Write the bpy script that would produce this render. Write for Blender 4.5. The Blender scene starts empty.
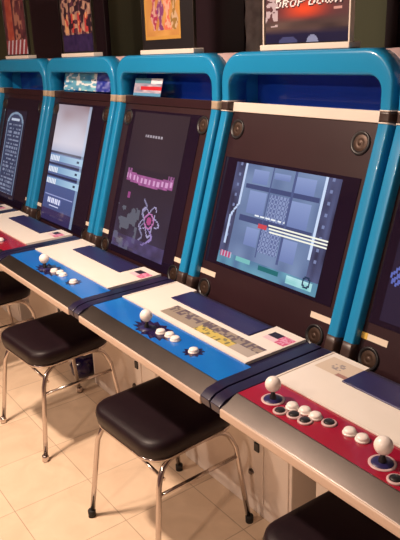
import bpy, bmesh, math, random
from mathutils import Vector, Matrix

scene = bpy.context.scene
# ------------------------------------------------------------------ camera
YAW, PITCH, ROLL, FPX = -0.9447, -0.3275, -0.0335, 639.734
CAM = Vector((1.1733, -0.8561, 1.5777))
cy, sy = math.cos(YAW), math.sin(YAW)
fwd = Vector((sy*math.cos(PITCH), cy*math.cos(PITCH), math.sin(PITCH)))
r0 = Vector((cy, -sy, 0)); u0 = r0.cross(fwd)
rc, rs = math.cos(ROLL), math.sin(ROLL)
rt = rc*r0 + rs*u0; up = -rs*r0 + rc*u0
cd = bpy.data.cameras.new('camera'); cam = bpy.data.objects.new('camera', cd)
scene.collection.objects.link(cam); scene.camera = cam
M = Matrix.Identity(4)
for i in range(3):
    M[i][0], M[i][1], M[i][2], M[i][3] = rt[i], up[i], -fwd[i], CAM[i]
cam.matrix_world = M
cd.sensor_fit = 'VERTICAL'; cd.sensor_height = 24.0; cd.lens = FPX*24/540
cd.clip_start = .02; cd.clip_end = 50

# ------------------------------------------------------------------ world, exposure
w = bpy.data.worlds.new('world'); scene.world = w; w.use_nodes = True
w.node_tree.nodes['Background'].inputs[0].default_value = (.10, .07, .12, 1)
w.node_tree.nodes['Background'].inputs[1].default_value = .3
vs = scene.view_settings
vs.view_transform = 'Standard'; vs.look = 'None'; vs.exposure = 0.0; vs.gamma = 1.0
vs.use_curve_mapping = False
LIGHTS = [(-.95, -.72, 84), (.9, -2.9, 52), (-3.1, -.8, 14), (-1.1, -3.1, 78)]      # x, y, watts of each ceiling light
LIGHT_COL = (1.0, .77, .61)

# ------------------------------------------------------------------ helpers
def link(o): scene.collection.objects.link(o); return o
def new_mat(name, col, rough=.5, metal=0.0, var=.08, scale=12.0, bump=0.0, coat=0.0, spec=.5, col2=None, emit=None):
    m = bpy.data.materials.new(name); m.use_nodes = True
    nt = m.node_tree; N = nt.nodes; L = nt.links; b = N['Principled BSDF']
    tc = N.new('ShaderNodeTexCoord'); no = N.new('ShaderNodeTexNoise')
    no.inputs['Scale'].default_value = scale; no.inputs['Detail'].default_value = 4
    L.new(tc.outputs['Object'], no.inputs['Vector'])
    mx = N.new('ShaderNodeMix'); mx.data_type = 'RGBA'
    c2 = col2 or tuple(max(0, c*(1-var*2)) for c in col)
    mx.inputs[6].default_value = (*col, 1); mx.inputs[7].default_value = (*c2, 1)
    L.new(no.outputs['Fac'], mx.inputs[0]); L.new(mx.outputs[2], b.inputs['Base Color'])
    b.inputs['Roughness'].default_value = rough; b.inputs['Metallic'].default_value = metal
    b.inputs['Specular IOR Level'].default_value = spec
    b.inputs['Coat Weight'].default_value = coat; b.inputs['Coat Roughness'].default_value = .08
    if bump:
        bp = N.new('ShaderNodeBump'); bp.inputs['Strength'].default_value = bump; bp.inputs['Distance'].default_value = .002
        L.new(no.outputs['Fac'], bp.inputs['Height']); L.new(bp.outputs['Normal'], b.inputs['Normal'])
    if emit:
        b.inputs['Emission Color'].default_value = (*emit[0], 1); b.inputs['Emission Strength'].default_value = emit[1]
    return m

def attr_mat(name, rough=.35, emit=0.0, coat=.3):
    """printed or glowing picture: colours are stored per small face of the mesh"""
    m = bpy.data.materials.new(name); m.use_nodes = True
    nt = m.node_tree; N = nt.nodes; L = nt.links; b = N['Principled BSDF']
    a = N.new('ShaderNodeAttribute'); a.attribute_name = 'print'
    b.inputs['Roughness'].default_value = rough; b.inputs['Coat Weight'].default_value = coat
    if emit:
        b.inputs['Base Color'].default_value = (.012, .010, .014, 1)
        L.new(a.outputs['Color'], b.inputs['Emission Color']); b.inputs['Emission Strength'].default_value = emit
    else:
        L.new(a.outputs['Color'], b.inputs['Base Color'])
    return m

def mesh_obj(name, bm, mat, parent=None, smooth=False, bevel=0.0, seg=2, recalc=True):
    if recalc: bmesh.ops.recalc_face_normals(bm, faces=bm.faces)
    me = bpy.data.meshes.new(name); bm.to_mesh(me); bm.free()
    o = bpy.data.objects.new(name, me); link(o)
    for mm in (mat if isinstance(mat, (list, tuple)) else [mat]): me.materials.append(mm)
    if smooth:
        for p in me.polygons: p.use_smooth = True
    if bevel:
        bv = o.modifiers.new('bevel', 'BEVEL'); bv.width = bevel; bv.segments = seg; bv.limit_method = 'ANGLE'
        bv.angle_limit = math.radians(35)
        for p in me.polygons: p.use_smooth = True
        wn = o.modifiers.new('wn', 'WEIGHTED_NORMAL'); wn.keep_sharp = True
    if parent: o.parent = parent
    return o

def add_box(bm, x0, x1, y0, y1, z0, z1, mi=0, T=None):
    vs_ = [bm.verts.new((x, y, z)) for x in (x0, x1) for y in (y0, y1) for z in (z0, z1)]
    if T:
        for v in vs_: v.co = T(v.co)
    for f in ((0,1,3,2),(4,6,7,5),(0,4,5,1),(2,3,7,6),(0,2,6,4),(1,5,7,3)):
        fc = bm.faces.new([vs_[i] for i in f]); fc.material_index = mi

def box(name, x0, x1, y0, y1, z0, z1, mat, parent=None, bevel=0.0, T=None, seg=2):
    bm = bmesh.new(); add_box(bm, x0, x1, y0, y1, z0, z1, 0, T)
    return mesh_obj(name, bm, mat, parent, bevel=bevel, seg=seg)

def add_tube(bm, pts, r, n=12, cap=True, mi=0):
    pts = [Vector(p) for p in pts]; rings = []; prev = None
    for i, p in enumerate(pts):
        d = (pts[min(i+1, len(pts)-1)] - pts[max(i-1, 0)]).normalized()
        if prev is None:
            a = d.cross(Vector((0, 0, 1)));
            if a.length < .1: a = d.cross(Vector((1, 0, 0)))
        else: a = prev - d*prev.dot(d)
        a.normalize(); prev = a; b = d.cross(a)
        rr = r[i] if isinstance(r, (list, tuple)) else r
        rings.append([bm.verts.new(p + rr*(math.cos(2*math.pi*k/n)*a + math.sin(2*math.pi*k/n)*b)) for k in range(n)])
    for A, B in zip(rings, rings[1:]):
        for k in range(n):
            f = bm.faces.new((A[k], A[(k+1) % n], B[(k+1) % n], B[k])); f.smooth = True; f.material_index = mi
    if cap:
        for R_ in (rings[0], rings[-1]):
            f = bm.faces.new(R_); f.material_index = mi

def tube(name, pts, r, mat, parent=None, n=12):
    bm = bmesh.new(); add_tube(bm, pts, r, n); return mesh_obj(name, bm, mat, parent)

def add_lathe(bm, prof, T, n=24, mi=0):
    """prof: (radius, height) from bottom to top; T maps local (x,y,h) to the world"""
    rings = []
    for r, h in prof:
        if r < 1e-5: rings.append([bm.verts.new(T(Vector((0, 0, h))))])
        else: rings.append([bm.verts.new(T(Vector((r*math.cos(2*math.pi*k/n), r*math.sin(2*math.pi*k/n), h)))) for k in range(n)])
    for A, B in zip(rings, rings[1:]):
        for k in range(n):
            if len(A) == 1 and len(B) == 1: continue
            if len(A) == 1: f = bm.faces.new((A[0], B[(k+1) % n], B[k]))
            elif len(B) == 1: f = bm.faces.new((A[k], A[(k+1) % n], B[0]))
            else: f = bm.faces.new((A[k], A[(k+1) % n], B[(k+1) % n], B[k]))
            f.smooth = True; f.material_index = mi

def lathe(name, prof, T, mat, parent=None, n=24):
    bm = bmesh.new(); add_lathe(bm, prof, T, n); return mesh_obj(name, bm, mat, parent)

def picture(name, func, nx, ny, T, mat, parent=None):
    """flat printed or lit picture; func(u, v) -> linear rgb, v runs downward; T(u, v) -> point"""
    vv = [T(i/nx, j/ny) for j in range(ny+1) for i in range(nx+1)]
    ff = []; cols = []
    for j in range(ny):
        for i in range(nx):
            a = j*(nx+1)+i
            ff.append((a, a+nx+1, a+nx+2, a+1)); cols.append(func((i+.5)/nx, (j+.5)/ny))
    me = bpy.data.meshes.new(name); me.from_pydata([tuple(v) for v in vv], [], ff)
    ca = me.color_attributes.new('print', 'FLOAT_COLOR', 'CORNER')
    buf = []
    for c in cols: buf += [max(0, c[0]), max(0, c[1]), max(0, c[2]), 1.0]*4
    ca.data.foreach_set('color', buf)
    me.materials.append(mat); me.update()
    o = bpy.data.objects.new(name, me); link(o)
    if parent: o.parent = parent
    return o

def empty(name, loc, label, cat, group=None, rz=0):
    o = bpy.data.objects.new(name, None); link(o); o.location = loc; o.rotation_euler = (0, 0, rz)
    o.empty_display_size = .1
    o['label'] = label; o['category'] = cat
    if group: o['group'] = group
    return o
def tag(o, label, cat, group=None):
    o['label'] = label; o['category'] = cat
    if group: o['group'] = group
    return o
def struct(o): o['kind'] = 'structure'; return o

def lin(r, g, b): 
    f = lambda c: (c/255/12.92) if c/255 <= .04045 else ((c/255+.055)/1.055)**2.4
    return (f(r), f(g), f(b))

# ------------------------------------------------------------------ materials
def floor_mat():
    m = bpy.data.materials.new('cream_floor_tiles'); m.use_nodes = True
    nt = m.node_tree; N = nt.nodes; L = nt.links; b = N['Principled BSDF']
    tc = N.new('ShaderNodeTexCoord'); mp = N.new('ShaderNodeMapping')
    mp.inputs['Location'].default_value = (.825, .288, 0)
    L.new(tc.outputs['Object'], mp.inputs['Vector'])
    br = N.new('ShaderNodeTexBrick'); br.offset = 0; br.squash = 1
    br.inputs['Scale'].default_value = 1; br.inputs['Brick Width'].default_value = .298; br.inputs['Row Height'].default_value = .298
    br.inputs['Mortar Size'].default_value = .0022; br.inputs['Mortar Smooth'].default_value = .6
    br.inputs['Color1'].default_value = (.74, .56, .40, 1); br.inputs['Color2'].default_value = (.80, .62, .45, 1)
    br.inputs['Mortar'].default_value = (.46, .34, .24, 1)
    L.new(mp.outputs[0], br.inputs['Vector'])
    n1 = N.new('ShaderNodeTexNoise'); n1.inputs['Scale'].default_value = 7; n1.inputs['Detail'].default_value = 8; n1.inputs['Distortion'].default_value = 1.2
    L.new(tc.outputs['Object'], n1.inputs['Vector'])
    rp = N.new('ShaderNodeValToRGB'); rp.color_ramp.elements[0].position = .3; rp.color_ramp.elements[0].color = (.78, .74, .70, 1)
    rp.color_ramp.elements[1].position = .7; rp.color_ramp.elements[1].color = (1, 1, 1, 1)
    L.new(n1.outputs['Fac'], rp.inputs['Fac'])
    mx = N.new('ShaderNodeMix'); mx.data_type = 'RGBA'; mx.blend_type = 'MULTIPLY'; mx.inputs[0].default_value = .55
    L.new(br.outputs['Color'], mx.inputs[6]); L.new(rp.outputs['Color'], mx.inputs[7])
    L.new(mx.outputs[2], b.inputs['Base Color']); b.inputs['Roughness'].default_value = .42
    b.inputs['Specular IOR Level'].default_value = .3
    bp = N.new('ShaderNodeBump'); bp.inputs['Strength'].default_value = .25; bp.inputs['Distance'].default_value = .002; bp.invert = True
    L.new(br.outputs['Fac'], bp.inputs['Height']); L.new(bp.outputs['Normal'], b.inputs['Normal'])
    return m

MAT = dict(
    floor=floor_mat(),
    green=new_mat('olive_wall_paint', (.075, .080, .042), .8, var=.15, scale=3),
    roomwall=new_mat('warm_wall_paint', (.14, .09, .11), .85, var=.1, scale=2),
    ceiling=new_mat('ceiling_paint', (.30, .25, .26), .9, var=.05, scale=5),
    maroon=new_mat('dark_maroon_panel', (.030, .012, .020), .55, var=.2, scale=4),
    silver=new_mat('mottled_silver_foil', (.85, .78, .78), .4, .0, scale=14, col2=(.10, .07, .08), bump=.6),
    blue=new_mat('turquoise_blue_frame', (.010, .25, .52), .32, var=.05, scale=6, coat=.35),
    recess=new_mat('deep_blue_acrylic', (.012, .070, .50), .18, var=.2, scale=5, coat=.6),
    shell=new_mat('off_white_shell', (.50, .36, .36), .45, scale=6),
    cream=new_mat('cream_white_plastic', (.74, .67, .60), .40, var=.05, scale=8),
    deck=new_mat('white_panel_sheet', (.82, .76, .69), .38, var=.04, scale=15, coat=.2),
    base=new_mat('painted_cream_board', (.78, .68, .60), .5, var=.06, scale=5),
    lip=new_mat('beige_edge_strip', (.56, .42, .33), .4, var=.08, scale=9),
    navy=new_mat('navy_plastic', (.014, .010, .045), .30, var=.2, scale=10, coat=.2),
    flap=new_mat('dark_blue_plastic', (.022, .017, .095), .35, var=.15, scale=10),
    bezel=new_mat('brown_black_bezel', (.032, .011, .015), .38, var=.2, scale=6, spec=.4),
    glass=new_mat('dark_screen_glass', (.013, .007, .020), .09, var=.1, scale=3, coat=.5),
    black=new_mat('black_plastic', (.012, .010, .012), .4),
    grille=new_mat('brown_speaker_grille', (.07, .038, .026), .45, .5, var=.2, scale=60),
    chrome=new_mat('chrome_metal', (.62, .55, .52), .16, 1.0, var=.05, scale=20),
    trim=new_mat('brushed_metal_edge', (.22, .19, .175), .30, 1.0, var=.2, scale=9),
    red=new_mat('red_panel_film', (.36, .004, .020), .22, var=.12, scale=5, coat=.5, col2=(.24, .004, .03)),
    bluepanel=new_mat('blue_panel_film', (.006, .10, .48), .22, scale=7, coat=.5, col2=(.004, .17, .55)),
    star=new_mat('dark_violet_print', (.018, .008, .07), .25, var=.3, scale=30, coat=.5),
    ring=new_mat('pale_button_ring', (.60, .42, .42), .35),
    white=new_mat('white_button_plastic', (.85, .78, .74), .28, var=.03, coat=.3),
    leather=new_mat('black_vinyl', (.012, .0035, .007), .46, var=.25, scale=40, bump=.15, spec=.30),
    rubber=new_mat('black_rubber', (.010, .008, .008), .7),
    beigeband=new_mat('beige_joint_band', (.42, .33, .24), .45),
    darkband=new_mat('dark_joint_band', (.05, .028, .024), .4),
    label=new_mat('cream_label', (.80, .68, .55), .4),
    yellow=new_mat('yellow_label', (.75, .50, .10), .4),
    lamp=new_mat('lamp_diffuser', (.9, .85, .8), .5, emit=((1, .80, .58), 5.0)),
    metalwhite=new_mat('white_enamel', (.7, .68, .65), .4),
)
PRINT = attr_mat('printed_picture', .32)
PRINTM = attr_mat('printed_sheet', .4, coat=0)
SCREEN = attr_mat('lit_screen', .12, emit=1.0, coat=.4)

# ------------------------------------------------------------------ room
X0, X1, Y0, Y1, H = -5.6, 3.0, -4.2, 1.24, 2.7
struct(box('floor', X0, X1, Y0, Y1+.1, -.1, 0, MAT['floor']))
struct(box('ceiling', X0, X1, Y0, Y1+.1, H, H+.1, MAT['ceiling']))
struct(box('wall_back', X0, X1, Y1, Y1+.1, 0, H, MAT['green']))
struct(box('wall_front', X0, X1, Y0-.1, Y0, 0, H, MAT['roomwall']))
struct(box('wall_left', X0-.1, X0, Y0-.1, Y1+.1, 0, H, MAT['roomwall']))
struct(box('wall_right', X1, X1+.1, Y0-.1, Y1+.1, 0, H, MAT['roomwall']))
for i, (a, b) in enumerate(((-1.64, -1.262), (-.455, -.40), (-2.86, -2.60), (-3.75, -3.25))):
    struct(box('trim_%d' % (i+1), a, b, Y1-.035, Y1, 0, H, MAT['maroon'], bevel=.004))
# crumpled silver column beside the third and fourth cabinets
bm = bmesh.new(); random.seed(3)
nx_, nz_ = 10, 60
for side in (0,):
    grid = [[None]*(nz_+1) for _ in range(nx_+1)]
    for i in range(nx_+1):
        a = math.pi*i/nx_
        for k in range(nz_+1):
            rr = .068 + random.uniform(-.006, .006)
            grid[i][k] = bm.verts.new((-1.185 - rr*math.cos(a), Y1 - .002 - (rr*math.sin(a) if 0 < i < nx_ else 0), H*k/nz_))
    for i in range(nx_):
        for k in range(nz_):
            bm.faces.new((grid[i][k], grid[i+1][k], grid[i+1][k+1], grid[i][k+1]))
tag(mesh_obj('wrapped_pipe', bm, MAT['silver'], smooth=True), 'crumpled silver wrapped pipe on the green wall beside the big racing poster', 'pipe')

# ceiling lights
for i, (lx, ly, p) in enumerate(LIGHTS):
    t = empty('ceiling_light', (lx, ly, H), ['warm ceiling light over the blue panels', 'warm ceiling light over the red panel at the right end',
        'warm ceiling light over the far left cabinets', 'warm ceiling light behind the stools near the front wall'][i], 'ceiling light', 'ceiling lights')
    box('housing', -.22, .22, -.14, .14, -.05, 0, MAT['metalwhite'], t, bevel=.006)
    box('diffuser', -.20, .20, -.12, .12, -.06, -.05, MAT['lamp'], t)
    ld = bpy.data.lights.new('lamp_light', 'AREA'); ld.shape = 'RECTANGLE'; ld.size = .22; ld.size_y = .14
    ld.energy = p; ld.color = LIGHT_COL
    lo = bpy.data.objects.new('lamp_light', ld); link(lo); lo.parent = t; lo.location = (0, 0, -.065)

# ------------------------------------------------------------------ cabinet geometry
B0 = Vector((0, .49, .72)); B1 = Vector((0, .69, 1.38)); TT = (B1-B0).normalized(); NN = Vector((0, -TT.z, TT.y))
SK = (B1-B0).length
def front(s):            # front plane of the frame along its slope: point and outward normal
    k = .03
    if s <= SK-k: return B0+TT*s, NN
    if s >= SK+k:
        return Vector((0, B1.y, B1.z+(s-SK))), Vector((0, -1, 0))
    t = (s-(SK-k))/(2*k)
    a = B0+TT*(SK-k); c = B1+Vector((0, 0, k)); p = a*(1-t)**2+B1*2*t*(1-t)+c*t*t
    n = NN*(1-t)+Vector((0, -1, 0))*t
    return p, n.normalized()
def sp(x, s, d=0):       # x across the cabinet (0 = middle), s up the slope, d depth behind the front plane
    p, n = front(s); q = p-n*d; return Vector((x, q.y, q.z))

HALF, WIN, STOP = .390, .348, .885
def arch(half, top, r, s0, n=8, step=.05):
    pts = []
    k = max(2, int((top-r-s0)/step))
    for i in range(k): pts.append((-half, s0+(top-r-s0)*i/k))
    for i in range(n+1):
        a = math.pi-i*math.pi/2/n; pts.append((-half+r+r*math.cos(a), top-r+r*math.sin(a)))
    m = 6
    for i in range(1, m): pts.append((-half+r+(2*half-2*r)*i/m, top))
    return pts + [(-x, s) for x, s in reversed(pts[:-(m-1)])]

SECT = [(0, .085), (0, .011), (.03, .004), (.09, .0005), (.13, 0), (.45, 0), (.80, 0), (.85, .0005), (.93, .003), (.98, .009), (1, .016), (1, .095)]
def sweep(bm, inner, outer, infl=0.0, closed=True):
    rings = []
    for (xi, si), (xo, so) in zip(inner, outer):
        ring = []
        for a, d in SECT:
            aa = a + (infl/.053 if a == 1 else (-infl/.053 if a == 0 else 0))
            ring.append(bm.verts.new(sp(xi+(xo-xi)*aa, si+(so-si)*a, d-infl)))
        rings.append(ring)
    n = len(SECT)
    for A, B in zip(rings, rings[1:]):
        for k in range(n):
            f = bm.faces.new((A[k], A[(k+1) % n], B[(k+1) % n], B[k])); f.smooth = True
    for R_ in (rings[0], rings[-1]): bm.faces.new(R_)

def bz_box(name, x0, x1, s0, s1, d0, d1, mat, parent, bevel=0.0):
    bm = bmesh.new(); ss = [s0+(s1-s0)*i/6 for i in range(7)] if s1-s0 > .1 else [s0, s1]
    rows = [[bm.verts.new(sp(x, s, d)) for x, d in ((x0, d0), (x1, d0), (x1, d1), (x0, d1))] for s in ss]
    for A, B in zip(rows, rows[1:]):
        for k in range(4): bm.faces.new((A[k], A[(k+1) % 4], B[(k+1) % 4], B[k]))
    bm.faces.new(rows[0]); bm.faces.new(rows[-1])
    return mesh_obj(name, bm, mat, parent, bevel=bevel)

def frame_T(x, s, d):
    """local (x, y, h) -> standing on the bezel at (x, s), h toward the viewer"""
    p, n = front(s); upv = Vector((0, 0, 1)) if s > SK+.02 else TT
    o = sp(x, s, d)
    return lambda v: o + Vector((v.x, 0, 0)) + upv*v.y + n*v.z

def z_T(x, y, z): return lambda v: Vector((x+v.x, y+v.y, z+v.z))

ZP = .744
def button(t, x, y, kind, z=ZP):
    if kind == 'dark':
        b = lathe('button', [(0, 0), (.0185, 0), (.0185, .003), (.0165, .0045), (.0135, .0045), (.0130, .002), (0, .002)], z_T(x, y, z), MAT['ring'], t, 20)
        b['label'] = 'dark push button with a pale ring'
        lathe('plunger', [(.0125, .002), (.0125, .006), (.011, .0075), (0, .0065)], z_T(x, y, z), MAT['black'], b, 20)
    else:
        b = lathe('button', [(0, 0), (.0170, 0), (.0170, .003), (.0155, .0045), (.0145, .0045)], z_T(x, y, z), MAT['white'], t, 20)
        b['label'] = 'white push button'
        lathe('plunger', [(.0145, .003), (.0145, .0085), (.0125, .0115), (.006, .0130), (0, .0134)], z_T(x, y, z), MAT['white'], b, 20)

def joystick(t, x, y, ringmat, z=ZP):
    j = lathe('joystick', [(.0, 0), (.030, 0), (.030, .0012), (.0275, .002), (.024, .002)], z_T(x, y, z), ringmat, t, 28)
    lathe('dust_washer', [(.0245, .0015), (.0235, .003), (.012, .0045), (.0, .005)], z_T(x, y, z), MAT['flap'], j, 24)
    lathe('shaft', [(.009, .004), (.0085, .012), (.0055, .016), (.0055, .032), (0, .033)], z_T(x, y, z), MAT['black'], j, 14)
    pr = [(.0205*math.sin(a), .044-.0205*math.cos(a)) for a in [math.pi*i/12 for i in range(13)]]
    pr[0] = (0, pr[0][1]); pr[-1] = (0, pr[-1][1])
    lathe('ball_top', pr, z_T(x, y, z), MAT['white'], j, 24)

def star_plate(name, pts, mat, parent, z0, z1):
    bm = bmesh.new()
    lo = [bm.verts.new((x, y, z0)) for x, y in pts]; hi = [bm.verts.new((x, y, z1)) for x, y in pts]
    bm.faces.new(lo); bm.faces.new(hi); n = len(pts)
    for i in range(n): bm.faces.new((lo[i], lo[(i+1) % n], hi[(i+1) % n], hi[i]))
    return mesh_obj(name, bm, mat, parent)

# ------------------------------------------------------------------ pictures
FONT = {'D': ["1110","1001","1001","1001","1110"], 'R': ["1110","1001","1110","1010","1001"], 'O': ["0110","1001","1001","1001","0110"],
        'P': ["1110","1001","1110","1000","1000"], 'W': ["10001","10001","10101","10101","01010"], 'N': ["1001","1101","1011","1001","1001"], ' ': ["0","0","0","0","0"]}
def text_hit(txt, u, v, x0, y0, wd, ht, slant=0.0):
    """is (u, v) inside one of the letters of txt set in the box x0, y0, wd, ht"""
    yy = (v-y0)/ht
    if not 0 <= yy < 1: return False
    row = int(yy*5); xx = (u-x0-slant*(1-yy))/wd
    if not 0 <= xx < 1: return False
    tot = sum(len(FONT[c][0])+1 for c in txt); c = xx*tot
    for ch in txt:
        wc = len(FONT[ch][0])
        if c < wc: return FONT[ch][row][int(c)] == '1'
        c -= wc+1
        if c < 0: return False
    return False
def mixc(a, b, t): return tuple(x+(y-x)*t for x, y in zip(a, b))
def hsh(*k):
    h = 2166136261
    for q in k: h = ((h ^ (int(q) & 0xffffffff))*16777619) & 0xffffffff
    h ^= h >> 15; h = (h*2246822519) & 0xffffffff; h ^= h >> 13
    return (h & 0xffff)/65535
def vnoise(x, y, seed=0):
    xi, yi = math.floor(x), math.floor(y); fx, fy = x-xi, y-yi
    fx = fx*fx*(3-2*fx); fy = fy*fy*(3-2*fy)
    a, b = hsh(xi, yi, seed), hsh(xi+1, yi, seed); c, d = hsh(xi, yi+1, seed), hsh(xi+1, yi+1, seed)
    return (a*(1-fx)+b*fx)*(1-fy)+(c*(1-fx)+d*fx)*fy
def inr(u, v, a, b, c, d): return a <= u < b and c <= v < d

def pic_shooter(u, v):
    c = lin(92, 112, 152)
    n = vnoise(u*9, v*7, 1)
    c = mixc(c, lin(130, 152, 190), n*.8)
    for a, b, e, f in ((.20,.36,.04,.17), (.41,.57,.04,.10), (.62,.80,.05,.20), (.20,.38,.24,.46), (.62,.80,.26,.48), (.24,.38,.58,.76), (.60,.76,.60,.80)):
        if inr(u, v, a, b, e, f): c = mixc(lin(138, 156, 204), lin(112, 130, 182), (v-e)/(f-e))
    for a, b in ((.185,.225), (.49,.54)):
        if a < v < b and .14 < u < .86: c = lin(62, 74, 118)
    if inr(u, v, .41, .60, .24, .48) or inr(u, v, .40, .59, .57, .78):
        c = lin(140, 155, 196) if (int(u*64)+int(v*48)) % 2 else lin(96, 110, 156)
    if .385 < u < .405 or .605 < u < .62:
        if v < .85: c = lin(76, 90, 136)
    if u < .10 or u > .89:
        c = mixc(lin(44, 44, 70), lin(84, 92, 132), vnoise(u*30, v*9, 4))
        if (.045 < u < .065 or .925 < u < .945) and int(v*30) % 3 == 0 and v < .8: c = lin(120, 132, 175)
    xl = .115 if v < .38 else (.115-(v-.38)*.5 if v < .52 else .045)
    if abs(u-xl) < .010 and v < .8: c = lin(196, 214, 246)
    if abs(u-.875) < .011 and v < .72: c = lin(205, 222, 250)
    
    if inr(u, v, .30, .60, .455, .472) and int(u*70) % 4: c = lin(240, 245, 250)
    for i, vv in enumerate((.515, .55, .585)):
        if abs(v-vv) < .0075 and u > .46+.01*i: c = lin(250, 250, 235)
    if inr(u, v, .36, .44, .53, .565): c = lin(205, 70, 80)
    if v > .88: c = mixc(c, mixc(lin(70, 110, 150), lin(104, 170, 190), vnoise(u*14, v*9, 7)), .8)
    if inr(u, v, .02, .14, .875, .93): c = lin(190, 80, 120) if int(u*60) % 2 else lin(190, 190, 215)
    if inr(u, v, .20, .36, .885, .93): c = lin(120, 190, 190)
    if inr(u, v, .44, .64, .895, .94): c = lin(20, 105, 110)
    if inr(u, v, .72, .96, .90, .97): c = mixc(lin(110, 190, 190), lin(190, 235, 240), vnoise(u*20, v*20, 9))
    d = math.hypot((u-.90)/.034, (v-.91)/.055)
    if .6 < d < 1: c = lin(20, 50, 80)
    return c
def pic_menu(u, v):
    top = lin(140, 108, 112); mid = lin(214, 204, 214); low = lin(58, 72, 122)
    if v < .32: c = mixc(top, mid, v/.32)
    elif v < .42: c = mixc(mid, lin(150, 165, 200), (v-.32)/.1)
    else: c = mixc(lin(84, 104, 156), low, (v-.42)/.58)
    c = mixc(c, lin(210, 215, 235), .35*vnoise(u*3, v*10, 5)*(v < .5))
    for k, vv in enumerate((.40, .50, .60)):
        if vv < v < vv+.022: c = lin(30, 40, 70)
        if vv+.03 < v < vv+.085:
            c = mixc(lin(96, 140, 190), lin(185, 220, 240), u*.9)
            if u < .30 and int(u*40) % 2 and v > vv+.04: c = lin(236, 240, 250)
            if inr(u, v, .84, .90, vv+.045, vv+.065): c = lin(30, 50, 80)
    if inr(u, v, .04, .9, .775, .785): c = lin(150, 160, 210)
    if inr(u, v, .14, .56, .80, .845): c = lin(235, 238, 255) if int(u*34) % 2 else lin(120, 130, 190)
    if inr(u, v, .22, .52, .86, .875): c = lin(200, 205, 240)
    if v > .9: c = lin(48, 40, 84)
    if u > .94: c = mixc(c, lin(170, 200, 230), .5)
    c = mixc(c, lin(225, 225, 240), .45*math.exp(-(((u-.6)/.5)**2+((v-.28)/.14)**2)))
    return c
def pic_title(u, v):
    c = mixc(lin(40, 28, 34), lin(44, 36, 54), v)
    c = mixc(c, lin(78, 72, 104), max(0, (v-.55))*1.0*vnoise(u*5, v*9, 8))
    c = mixc(c, lin(60, 44, 50), .5*vnoise(u*2, v*3, 2)*(v < .4))
    if inr(u, v, .28, .62, .155, .175) and int(u*60) % 3: c = lin(170, 160, 170)
    # pink lettered banner, arched
    vb = v+.025*(abs(u-.5)*2)**2-.012
    if inr(u, vb, .06, .94, .435, .505):
        c = mixc(lin(138, 76, 128), lin(180, 100, 160), vnoise(u*20, v*30, 19))
        if .452 < vb < .488 and int(u*26) % 2: c = lin(214, 160, 205)
    if (inr(u, v, .06, .16, .405, .45) or inr(u, v, .84, .94, .405, .45)) and int(u*40) % 2: c = lin(150, 90, 140)
    # round blossom drawn in thin pale lines, with curled stalks
    du, dv = (u-.64)*.62, (v-.745); r = math.hypot(du, dv); a = math.atan2(dv, du)
    if abs(r-(.085+.028*math.sin(a*5+1))) < .007: c = lin(168, 160, 200)
    if abs(r-.050) < .007: c = lin(190, 120, 178)
    if r < .026: c = lin(176, 70, 128)
    if abs(du-.06*math.sin((v-.80)*30)) < .012 and .80 < v < .93: c = lin(150, 130, 190)
    if abs(du+.07-.02*math.sin(v*60)) < .008 and .60 < v < .90: c = lin(134, 130, 165)
    # pale leafy bushes at lower left
    if v > .68 and u < .45 and vnoise(u*16, v*24, 9) > .52: c = mixc(c, lin(110, 116, 130), .6)
    if v > .90: c = mixc(c, lin(90, 78, 130), .7*vnoise(u*12, v*22, 12))
    if inr(u, v, .15, .20, .58, .63): c = lin(150, 70, 130)
    return c
def pic_list(u, v):
    c = lin(26, 22, 40)
    d = math.hypot((u-.5)/.40, (v-.14)/.12)
    if v < .14 and d < 1: c = lin(56, 66, 94) if d < .8 else lin(130, 150, 175)
    if v >= .14 and .10 < u < .90 and v < .95:
        c = lin(48, 60, 88)
        if u < .14 or u > .86: c = lin(120, 140, 168)
        row = int(v*46)
        if row % 2 and .2 < u < .82 and hsh(int(u*30), row) > .35: c = lin(128, 138, 164)
    if inr(u, v, .30, .70, .09, .12): c = lin(190, 200, 220)
    return c
def pic_dark(u, v):
    c = mixc(lin(24, 18, 40), lin(34, 24, 50), vnoise(u*3, v*3, 2))
    du, dv = (u-.055), (v-.64)
    if math.hypot(du/.055, dv/.08) < 1 and abs(math.sin((du*2.0+dv)*46)) > .60: c = lin(90, 104, 180)
    if inr(u, v, .3, .6, .68, .71) and int(u*40) % 2: c = lin(90, 80, 130)
    return c

def poster_racing(u, v):       # lettered title over an orange glow, dark blue hills below
    h = (1-v)*.474
    c = mixc(lin(60, 44, 56), lin(96, 62, 66), vnoise(u*6, v*14, 3))
    g = math.exp(-(((u-.5)/.22)**2+((h-.100)/.026)**2)); c = mixc(c, lin(214, 74, 40), g*.95)
    if h < .08: c = mixc(c, mixc(lin(54, 44, 50), lin(92, 76, 74), vnoise(u*5, v*40, 6)), min(1, (.08-h)/.02))
    if h < .045: c = mixc(c, lin(24, 24, 60), min(1, (.045-h)/.02))
    if h < .03 and math.hypot((u-.60)/.07, (h-.0)/.022) < 1: c = lin(120, 136, 180)
    if h < .03 and math.hypot((u-.30)/.12, (h-.0)/.020) < 1: c = lin(60, 68, 116)
    if h > .15: c = mixc(lin(84, 62, 76), lin(170, 110, 70), vnoise(u*5, v*9, 15))
    t0 = 1-.134/.474; th = .025/.474
    if text_hit('DROP DOWN', u, v, .12, t0, .82, th, .02): c = lin(232, 228, 232)
    elif text_hit('DROP DOWN', u-.012, v-.008, .12, t0, .82, th, .02): c = lin(30, 20, 34)
    if .84 < u < .93 and .092 < h < .097: c = lin(190, 150, 150)
    if u < .16 and h > .05 and vnoise(u*26, v*44, 4) > .45: c = lin(176, 166, 178)
    return c
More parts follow.
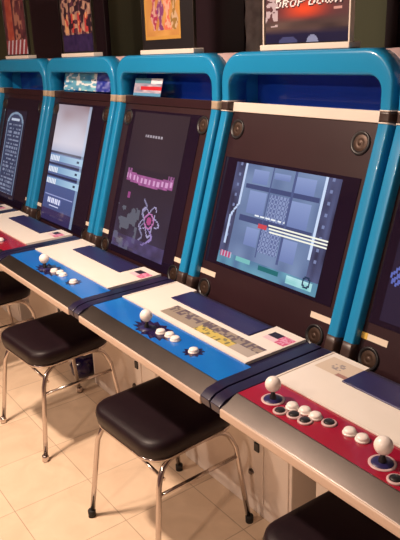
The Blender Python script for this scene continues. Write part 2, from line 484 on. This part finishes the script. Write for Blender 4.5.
def poster_crowd(u, v):
    c = lin(44, 28, 40)
    n = vnoise(u*14, v*20, 21); m = vnoise(u*24, v*12, 22)
    if v < .80:
        if n > .5: c = mixc(lin(120, 84, 80), lin(186, 150, 130), m)
        elif m > .6: c = lin(84, 50, 66)
    else: c = mixc(lin(30, 24, 62), lin(54, 40, 84), n)
    if .55 < v < .78 and int(u*9) % 2 and n > .35: c = lin(200, 150, 110) if m > .5 else lin(170, 60, 60)
    return c
def poster_tan(u, v):
    c = mixc(lin(196, 150, 84), lin(170, 118, 66), vnoise(u*5, v*6, 31))
    for cx_, col in ((.28, lin(150, 50, 84)), (.46, lin(120, 60, 110)), (.66, lin(196, 104, 84)), (.84, lin(140, 110, 60))):
        w_ = .07*(1+.5*math.sin(v*24+cx_*9))
        if abs(u-cx_) < w_ and .15 < v < .90: c = mixc(col, lin(216, 190, 170), .5*(vnoise(u*30, v*30, 32) > .6))
        if math.hypot((u-cx_)/.06, (v-.16)/.05) < 1: c = lin(214, 166, 140)
    if u < .04 or u > .96 or v > .96: c = lin(184, 140, 70)
    return c
def poster_red(u, v):
    c = mixc(lin(60, 34, 44), lin(110, 60, 66), vnoise(u*10, v*14, 41))
    if .12 < u < .42: c = mixc(lin(150, 60, 52), lin(180, 100, 80), vnoise(u*8, v*14, 42))
    if .5 < u < .85 and vnoise(u*14, v*16, 43) > .5: c = lin(160, 110, 96)
    if v > .80: c = lin(196, 190, 206) if int(u*16+v*9) % 3 == 0 else lin(140, 62, 70)
    return c
def card_cyan(u, v):
    n = vnoise(u*9, v*5, 51); c = mixc(lin(40, 130, 190), lin(150, 225, 240), n)
    if vnoise(u*16, v*8, 52) > .62: c = lin(240, 250, 255)
    if u > .72: c = mixc(lin(30, 50, 160), lin(150, 160, 230), vnoise(u*22, v*9, 53)**2)
    return c
def card_red(u, v):
    c = mixc(lin(200, 190, 205), lin(120, 120, 150), vnoise(u*7, v*7, 61))
    if v < .3: c = lin(80, 130, 150) if u < .6 else lin(230, 230, 240)
    if inr(u, v, .25, 1, .45, .68): c = lin(196, 40, 50)
    if v > .85: c = lin(90, 150, 190)
    return c
def strip_moves(u, v):
    c = lin(150, 138, 124)
    if v < .55 and hsh(int(u*46), int(v*7), 3) > .45: c = lin(96, 84, 92)
    if v > .5 and .42 < u < .80: c = lin(196, 176, 92) if hsh(int(u*60), int(v*9), 4) > .3 else lin(120, 116, 80)
    if v > .5 and u > .8: c = lin(170, 160, 150)
    return c
def sticker(u, v):
    if u < .45: c = lin(34, 22, 40)
    else: c = lin(214, 150, 180) if hsh(int(u*20), int(v*9), 5) > .45 else lin(196, 80, 120)
    if v > .6 and u < .5: c = lin(220, 190, 200)
    return c
def notice(u, v):
    c = lin(206, 190, 172)
    if inr(u, v, .30, .62, .25, .7) and hsh(int(u*16), int(v*12), 8) > .4: c = lin(150, 140, 140)
    if v > .8 and u > .65: c = lin(160, 120, 110)
    return c

# ------------------------------------------------------------------ one cabinet
def cabinet(cx, label, panel, portrait, pic, disp=None, header_card=None, strip=False, band='beigeband', base_half=.31, players=1, moves=False, note=False, stick_marker=None):
    t = empty('arcade_cabinet', (cx, .75, 0), label, 'arcade machine', 'blue framed arcade machines standing in a row')
    t.location = (cx, 0, 0)
    # base with coin door
    bh = base_half; yb = .40
    b = box('base_cabinet', -bh, bh, yb, 1.12, .0, .655, MAT['base'], t, bevel=.004)
    box('rear_tray', -.385, .385, .40, .62, .656, .664, MAT['navy'], t)
    box('panel_support', -.30, .30, .12, .43, .655, .699, MAT['black'], t)
    d = box('coin_door', -bh+.015, .175, yb-.006, yb+.001, .06, .62, MAT['base'], b, bevel=.003)
    box('side_door', .19, bh-.012, yb-.006, yb+.001, .06, .62, MAT['base'], b, bevel=.003)
    box('lock_plate', .134, .158, yb-.012, yb-.005, .268, .302, MAT['black'], d, bevel=.002)
    box('coin_slot', -.05, .05, yb-.012, yb-.005, .50, .54, MAT['metalwhite'], d, bevel=.002)
    lathe('key_lock', [(0, 0), (.011, 0), (.011, .008), (.006, .012), (0, .012)],
          lambda v: Vector((.116+v.x, yb-.005-v.z, .17+v.y)), MAT['trim'], d, 14)
    # control panel
    q_ = -.012
    p = box('control_panel', -HALF+.004, HALF-.004, .062, .430, .698, .740, MAT['navy'], t, bevel=.003)
    for s_ in (-1, 1):
        bm = bmesh.new(); x0, x1 = sorted((s_*(HALF-.031), s_*(HALF+.007)))
        pr = [(.012, .700), (.008, .724), (.030, .738), (.07, .7455), (.425, .748), (.433, .740), (.433, .700)]
        A = [bm.verts.new((x0, y, z)) for y, z in pr]; B = [bm.verts.new((x1, y, z)) for y, z in pr]
        bm.faces.new(A); bm.faces.new(B)
        for k in range(len(pr)): bm.faces.new((A[k], A[(k+1) % len(pr)], B[(k+1) % len(pr)], B[k]))
        mesh_obj('side_rim', bm, MAT['navy'], p, bevel=.0015)
    box('front_lip', -HALF+.031, HALF-.031, .008, .032, .695, .7205, MAT['lip'], p, bevel=.004)
    bm = bmesh.new(); pr = [(.012, .7195), (.014, .7215), (.065, .7443), (.069, .7445), (.069, .73), (.02, .718)]
    A = [bm.verts.new((-HALF+.031, y, z)) for y, z in pr]; B = [bm.verts.new((HALF-.031, y, z)) for y, z in pr]
    bm.faces.new(A); bm.faces.new(B)
    for k in range(len(pr)): bm.faces.new((A[k], A[(k+1) % len(pr)], B[(k+1) % len(pr)], B[k]))
    mesh_obj('metal_edge', bm, MAT['trim'], p, bevel=.0015)
    box('panel_film', -HALF+.031, HALF-.031, .067, .190, .737, ZP, MAT[panel], p, bevel=.001)
    # white deck, a flat sheet notched for the dark cover
    bm = bmesh.new()
    add_box(bm, -.345+q_, .345+q_, .190, .315, .737, .7475)
    add_box(bm, -.345+q_, -.215+q_, .315, .428, .737, .7475); add_box(bm, .215+q_, .345+q_, .315, .428, .737, .7475)
    mesh_obj('deck', bm, MAT['deck'], p)
    box('deck_edge', -.345+q_, .345+q_, .187, .192, .744, .7492, MAT['cream'], p, bevel=.001)
    for s_ in (-1, 1): box('deck_edge', *sorted((s_*.345+q_, s_*.338+q_)), .192, .428, .746, .7492, MAT['cream'], p, bevel=.001)
    box('cover_flap', -.213+q_, .213+q_, .312, .402, .737, .7515, MAT['flap'], p, bevel=.003)
    if moves:
        picture('instruction_strip', strip_moves, 86, 12, lambda u, v: Vector((-.15+.46*u, .290-.075*v, .7480)), PRINTM, p)
    if note:
        picture('notice_card', notice, 30, 20, lambda u, v: Vector((-.335+.11*u, .405-.08*v, .7480)), PRINTM, p)
    else:
        picture('sticker', sticker, 30, 14, lambda u, v: Vector((.232+.10*u, .395-.055*v, .7480)), PRINTM, p)
    # sticks and buttons
    if players == 2:
        for ox in (0, .339):
            joystick(t, -.276+ox, .116, MAT['ring'])
            for bx, by in ((.177, .091), (.211, .104), (.246, .106), (.288, .143)):
                if -.4+bx+ox < .34: button(t, -.4+bx+ox, by, 'dark')
            for bx, by in ((.183, .130), (.217, .139), (.250, .141)):
                if -.4+bx+ox < .34: button(t, -.4+bx+ox, by-.004, 'white')
        for bx, by in ((.345, .149), (.381, .150)): button(t, -.4+bx, by, 'white')
    else:
        pts = []
        for i in range(28):
            a = 2*math.pi*i/28; r = (.060 if i % 2 else .044)
            pts.append((-.035+r*math.cos(a)*1.75, .118+r*math.sin(a)*.82))
        star_plate('star_print', pts, MAT['star'], p, ZP-.003, ZP+.0006)
        pts = [(.175+(.036 if i % 2 else .025)*math.cos(2*math.pi*i/20), .122+(.034 if i % 2 else .025)*math.sin(2*math.pi*i/20)) for i in range(20)]
        star_plate('star_print', pts, MAT['star'], p, ZP-.003, ZP+.0006)
        joystick(t, -.062, .108, MAT['navy'])
        for bx, by in ((-.002, .122), (.036, .131), (.072, .127)): button(t, bx, by, 'white')
        button(t, .175, .122, 'white')
    # bezel, window, picture, speakers, labels
    bd = .03
    bez = bz_box('bezel', -.352, .352, -.062, .682, bd, bd+.02, MAT['bezel'], t)
    if portrait: wx, s0, s1 = .28, -.010, .655
    else: wx, s0, s1 = .325, .108, .512
    bz_box('screen_glass', -wx-.010, wx-.010, s0, s1, bd-.0025, bd+.002, MAT['glass'], bez)
    dx0, dx1, ds0, ds1 = disp
    nx, ny = (90, 70) if not portrait else (60, 110)
    picture('screen_picture', pic, nx, ny, lambda u, v: sp(dx0+(dx1-dx0)*u, ds1+(ds0-ds1)*v, bd-.0035), SCREEN, bez)
    for (x, s) in ((-.304, .617), (.280, .617), (-.304, .004), (.280, .004)):
        spk = lathe('speaker', [(.037, 0), (.037, .004), (.033, .007), (.029, .004), (.026, .002)], frame_T(x, s, bd), MAT['black'], bez, 26)
        lathe('speaker_cone', [(.026, .002), (.020, .003), (.012, .0045), (.010, .003), (.006, .006), (0, .007)], frame_T(x, s, bd), MAT['grille'], spk, 22)
    for (a, b_) in ((-.348, -.255), (.245, .348)):
        lb = bz_box('label_strip', a, b_, .056, .075, bd-.0015, bd+.001, MAT['label'], bez)
        if note: bz_box('label_end', a, a+.022, .056, .075, bd-.0022, bd, MAT['yellow'], lb)
    # frame
    N_ = arch(WIN, .808, .045, -.058); O_ = arch(HALF, STOP, .105, -.058)
    bm = bmesh.new(); sweep(bm, N_, O_)
    fr = mesh_obj('frame', bm, MAT['blue'], t)
    for s_ in (-1, 1):
        for (sa, sb, mt, nm) in ((.678, .710, band, 'frame_band'), (-.060, .034, 'darkband', 'frame_foot')):
            bm = bmesh.new(); ss = [sa+(sb-sa)*i/4 for i in range(5)]
            sweep(bm, [(s_*WIN, s) for s in ss], [(s_*HALF, s) for s in ss], infl=.0022)
            mesh_obj(nm, bm, MAT[mt], fr)
        if band == 'darkband':
            for sa in (.675, .710):
                bm = bmesh.new(); sweep(bm, [(s_*WIN, sa), (s_*WIN, sa+.004)], [(s_*HALF, sa), (s_*HALF, sa+.004)], infl=.003)
                mesh_obj('band_line', bm, MAT['cream'], fr)
    # header recess: an open box behind the top of the frame
    bm = bmesh.new(); s0, s1, da, db = .705, .835, .03, .150
    c_ = {}
    for x in (-.352, .352):
        for s in (s0, s1):
            for dd in (da, db): c_[(x > 0, s == s1, dd == db)] = bm.verts.new(sp(x, s, dd))
    g = lambda *k: c_[k]
    for q in (((0,0,1),(1,0,1),(1,1,1),(0,1,1)), ((0,0,0),(1,0,0),(1,0,1),(0,0,1)), ((0,1,0),(0,1,1),(1,1,1),(1,1,0)),
              ((0,0,0),(0,0,1),(0,1,1),(0,1,0)), ((1,0,0),(1,1,0),(1,1,1),(1,0,1))):
        bm.faces.new([c_[tuple(bool(z) for z in k)] for k in q])
    hd = mesh_obj('header_recess', bm, [MAT['recess'], MAT['blue']], t)
    for f in hd.data.polygons:
        if abs(f.normal.x) > .7: f.material_index = 1
    sl = hd.modifiers.new('solid', 'SOLIDIFY'); sl.thickness = .004; sl.offset = 1
    bz_box('header_strip', -.352, .352, .678, .709, bd-.006, bd+.012, MAT['cream' if strip else 'bezel'], t, bevel=.002)
    if header_card:
        f, a, b_, z0, z1, dep = header_card
        picture('header_card', f, 60, 24, lambda u, v: Vector((a+(b_-a)*u, B1.y+dep+.02*(1-v), z1+(z0-z1)*v)), PRINT, hd)
    # white rear shell following the frame, closed at the back
    bm = bmesh.new(); half, ztop, r = .390, 1.573, .093
    loop = arch(half, ztop, r, .70, n=10)
    F_ = []; K_ = []
    for x, z in loop:
        yy = (B0.y+(z-B0.z)*TT.y/TT.z if z < B1.z else B1.y) + .062
        F_.append(bm.verts.new((x, yy, z))); K_.append(bm.verts.new((x, 1.13, z)))
    for k in range(len(loop)-1): bm.faces.new((F_[k], F_[k+1], K_[k+1], K_[k]))
    bm.faces.new(K_); bm.faces.new((F_[0], F_[-1], K_[-1], K_[0]))
    sh = mesh_obj('rear_shell', bm, MAT['shell'], t, smooth=False, recalc=True)
    sl = sh.modifiers.new('solid', 'SOLIDIFY'); sl.thickness = .005; sl.offset = -1
    for f in sh.data.polygons: f.use_smooth = len(f.vertices) == 4
    return t

cabinet(-2.8, 'blue framed arcade machine at the far left end, its screen showing a pale list', 'red', True, pic_list, disp=(-.245, .09, .02, .58), header_card=None)
cabinet(-2.0, 'blue framed arcade machine with a bright blue menu on its tall screen', 'red', True, pic_menu, disp=(-.275, .125, .0, .645),
        header_card=(card_cyan, -.28, .25, 1.405, 1.492, .05))
cabinet(-1.2, 'blue framed arcade machine with a dark tall screen showing a pink title banner', 'bluepanel', True, pic_title, disp=(-.245, .19, .02, .645),
        header_card=(card_red, -.29, -.06, 1.400, 1.475, .03))
cabinet(-.4, 'blue framed arcade machine with a grey blue shooting game on its wide screen', 'bluepanel', False, pic_shooter, disp=(-.262, .248, .120, .500),
        strip=True, band='darkband', moves=True)
cabinet(.4, 'nearest blue framed arcade machine, with a red two player panel and an almost dark screen', 'red', False, pic_dark, disp=(-.30, .30, .125, .495),
        strip=True, band='darkband', base_half=.385, players=2, note=True)

# ------------------------------------------------------------------ posters on top
def poster(cx, wd, z1, func, inset, label, back='black', rails=True):
    y = .715; z0 = 1.573
    t = empty('poster_stand', (cx, y, z0), label, 'poster', 'posters standing on top of the machines')
    h = z1-z0; hw = wd/2
    box('base_rail', -hw-.012, hw+.012, -.014, .040, .003, .022, MAT['cream'], t, bevel=.003)
    bd = box('backing_board', -hw, hw, .0, .010, .02, h, MAT[back], t, bevel=.001)
    if rails:
        for s_ in (-1, 1):
            box('side_rail', *sorted((s_*hw, s_*(hw+.006))), -.006, .014, .02, h, MAT['cream'], t, bevel=.001)
    else:
        for s_ in (-1, 1):
            box('side_rail', *sorted((s_*hw, s_*(hw+.003))), -.003, .012, .02, h, MAT['trim'], t, bevel=.001)
    x0, x1, za, zb = inset
    picture('poster_print', func, 110, 130, lambda u, v: Vector((x0+(x1-x0)*u, -.0015, zb+(za-zb)*v)), PRINT, bd)
    return t
poster(-.385, .375, 2.12, poster_racing, (-.183, .183, .026, .50), 'framed racing poster lettered DROP DOWN standing on the machine with the wide lit screen')
poster(-1.175, .375, 2.12, poster_tan, (-.165, .100, .062, .42), 'dark board with a tan picture of people, on the machine with the pink title', rails=False)
poster(-2.0, .345, 2.12, poster_crowd, (-.165, .165, .03, .44), 'purple poster of a crowd standing on the machine with the bright menu screen', rails=False)
poster(-2.83, .345, 2.12, poster_red, (-.165, .165, .03, .44), 'reddish poster standing on the far left machine', rails=False)

# ------------------------------------------------------------------ stools
def stool(x, y, rz, label, foot='rubber'):
    t = empty('stool', (x, y, 0), label, 'stool', 'black vinyl stools with chrome legs', rz)
    # cushion: rounded square with a soft crown
    bm = bmesh.new(); hw = .184; prof = [(.0, .405, -.012), (.0, .409, -.002), (0, .440, .003), (0, .455, -.001), (0, .463, -.010), (0, .467, -.03), (0, .469, -.08)]
    def ring(off, z):
        h = hw+off; r = max(.072+off, .006); pts = []
        for cx_, cy_, a0 in ((1, 1, 0), (-1, 1, 90), (-1, -1, 180), (1, -1, 270)):
            for k in range(7):
                a = math.radians(a0+15*k); pts.append((cx_*(h-r)+r*math.cos(a), cy_*(h-r)+r*math.sin(a), z))
        return [bm.verts.new(p) for p in pts]
    R_ = [ring(o, z) for _, z, o in prof]
    for A, B in zip(R_, R_[1:]):
        n = len(A)
        for k in range(n):
            f = bm.faces.new((A[k], A[(k+1) % n], B[(k+1) % n], B[k])); f.smooth = True
    f = bm.faces.new(R_[-1]); f.smooth = True; bm.faces.new(R_[0])
    seat = mesh_obj('seat', bm, MAT['leather'], t)
    # chrome band and crossbars just under the cushion
    bm = bmesh.new()
    pts = []
    for cx_, cy_, a0 in ((1, 1, 0), (-1, 1, 90), (-1, -1, 180), (1, -1, 270)):
        for k in range(5):
            a = math.radians(a0+22.5*k); pts.append((cx_*.107+.068*math.cos(a), cy_*.107+.068*math.sin(a), .4005))
    pts.append(pts[0]); add_tube(bm, pts, .007, 8, cap=False)
    mesh_obj('seat_frame', bm, MAT['chrome'], t)
    # legs: each side a bent tube; front and rear leg of it kept as separate meshes
    top, ft, rr = .165, .201, .0092
    def leg_pt(sx, sy, z):
        k = (.385-z)/.385; return Vector((sx*(.174+(ft-.174)*k), sy*(.152+(ft-.152)*k), z))
    for sx in (-1, 1):
        for sy in (-1, 1):
            pts = [Vector((sx*.166, sy*.04, .394)), Vector((sx*.166, sy*.085, .393)), Vector((sx*.167, sy*.112, .386)), Vector((sx*.169, sy*.134, .370)), Vector((sx*.172, sy*.148, .347)), leg_pt(sx, sy, .315), leg_pt(sx, sy, .2), leg_pt(sx, sy, .022)]
            lg = tube('leg', pts, rr, MAT['chrome'], t, 12)
            pt = leg_pt(sx, sy, 0)
            lathe('rubber_foot', [(0, 0), (.014, 0), (.0145, .024), (.012, .028), (0, .028)], z_T(pt.x, pt.y, 0), MAT[foot], lg, 14)
        a = leg_pt(sx, -1, .287); b = leg_pt(sx, 1, .280)
        if sx == 1: tube('footrest', [a, b], .007, MAT['chrome'], t, 10)
    a = (leg_pt(-1, -1, .33)+leg_pt(-1, 1, .33))/2
    tube('cross_brace', [leg_pt(1, -1, .335)+Vector((0, .02, 0)), leg_pt(-1, -1, .372)+Vector((0, .02, 0))], .006, MAT['chrome'], t, 8)
    return t
stool(-.436, .138, .06, 'black vinyl stool under the blue panel with the yellow instruction strip')
stool(-1.26, .114, .078, 'second black vinyl stool from the left, its seat fully in view', foot='chrome')
stool(-2.04, .085, .05, 'leftmost black vinyl stool, cut off by the left edge')
stool(.385, .160, -.03, 'nearest black vinyl stool, at the bottom right under the red two player panel')

# small dark bundle between two cabinet bases
bm = bmesh.new(); random.seed(8)
bmesh.ops.create_icosphere(bm, subdivisions=3, radius=1)
for v in bm.verts:
    n = .85+.22*vnoise(v.co.x*2+5, v.co.y*2+v.co.z*2+7, 3)
    v.co = Vector((-1.60+v.co.x*.065*n, .40+v.co.y*.09*n, max(.0, .062+v.co.z*.066*n)))
tag(mesh_obj('cloth_bundle', bm, MAT['star'], smooth=True), 'small dark bundle on the floor between two white machine bases', 'bundle')
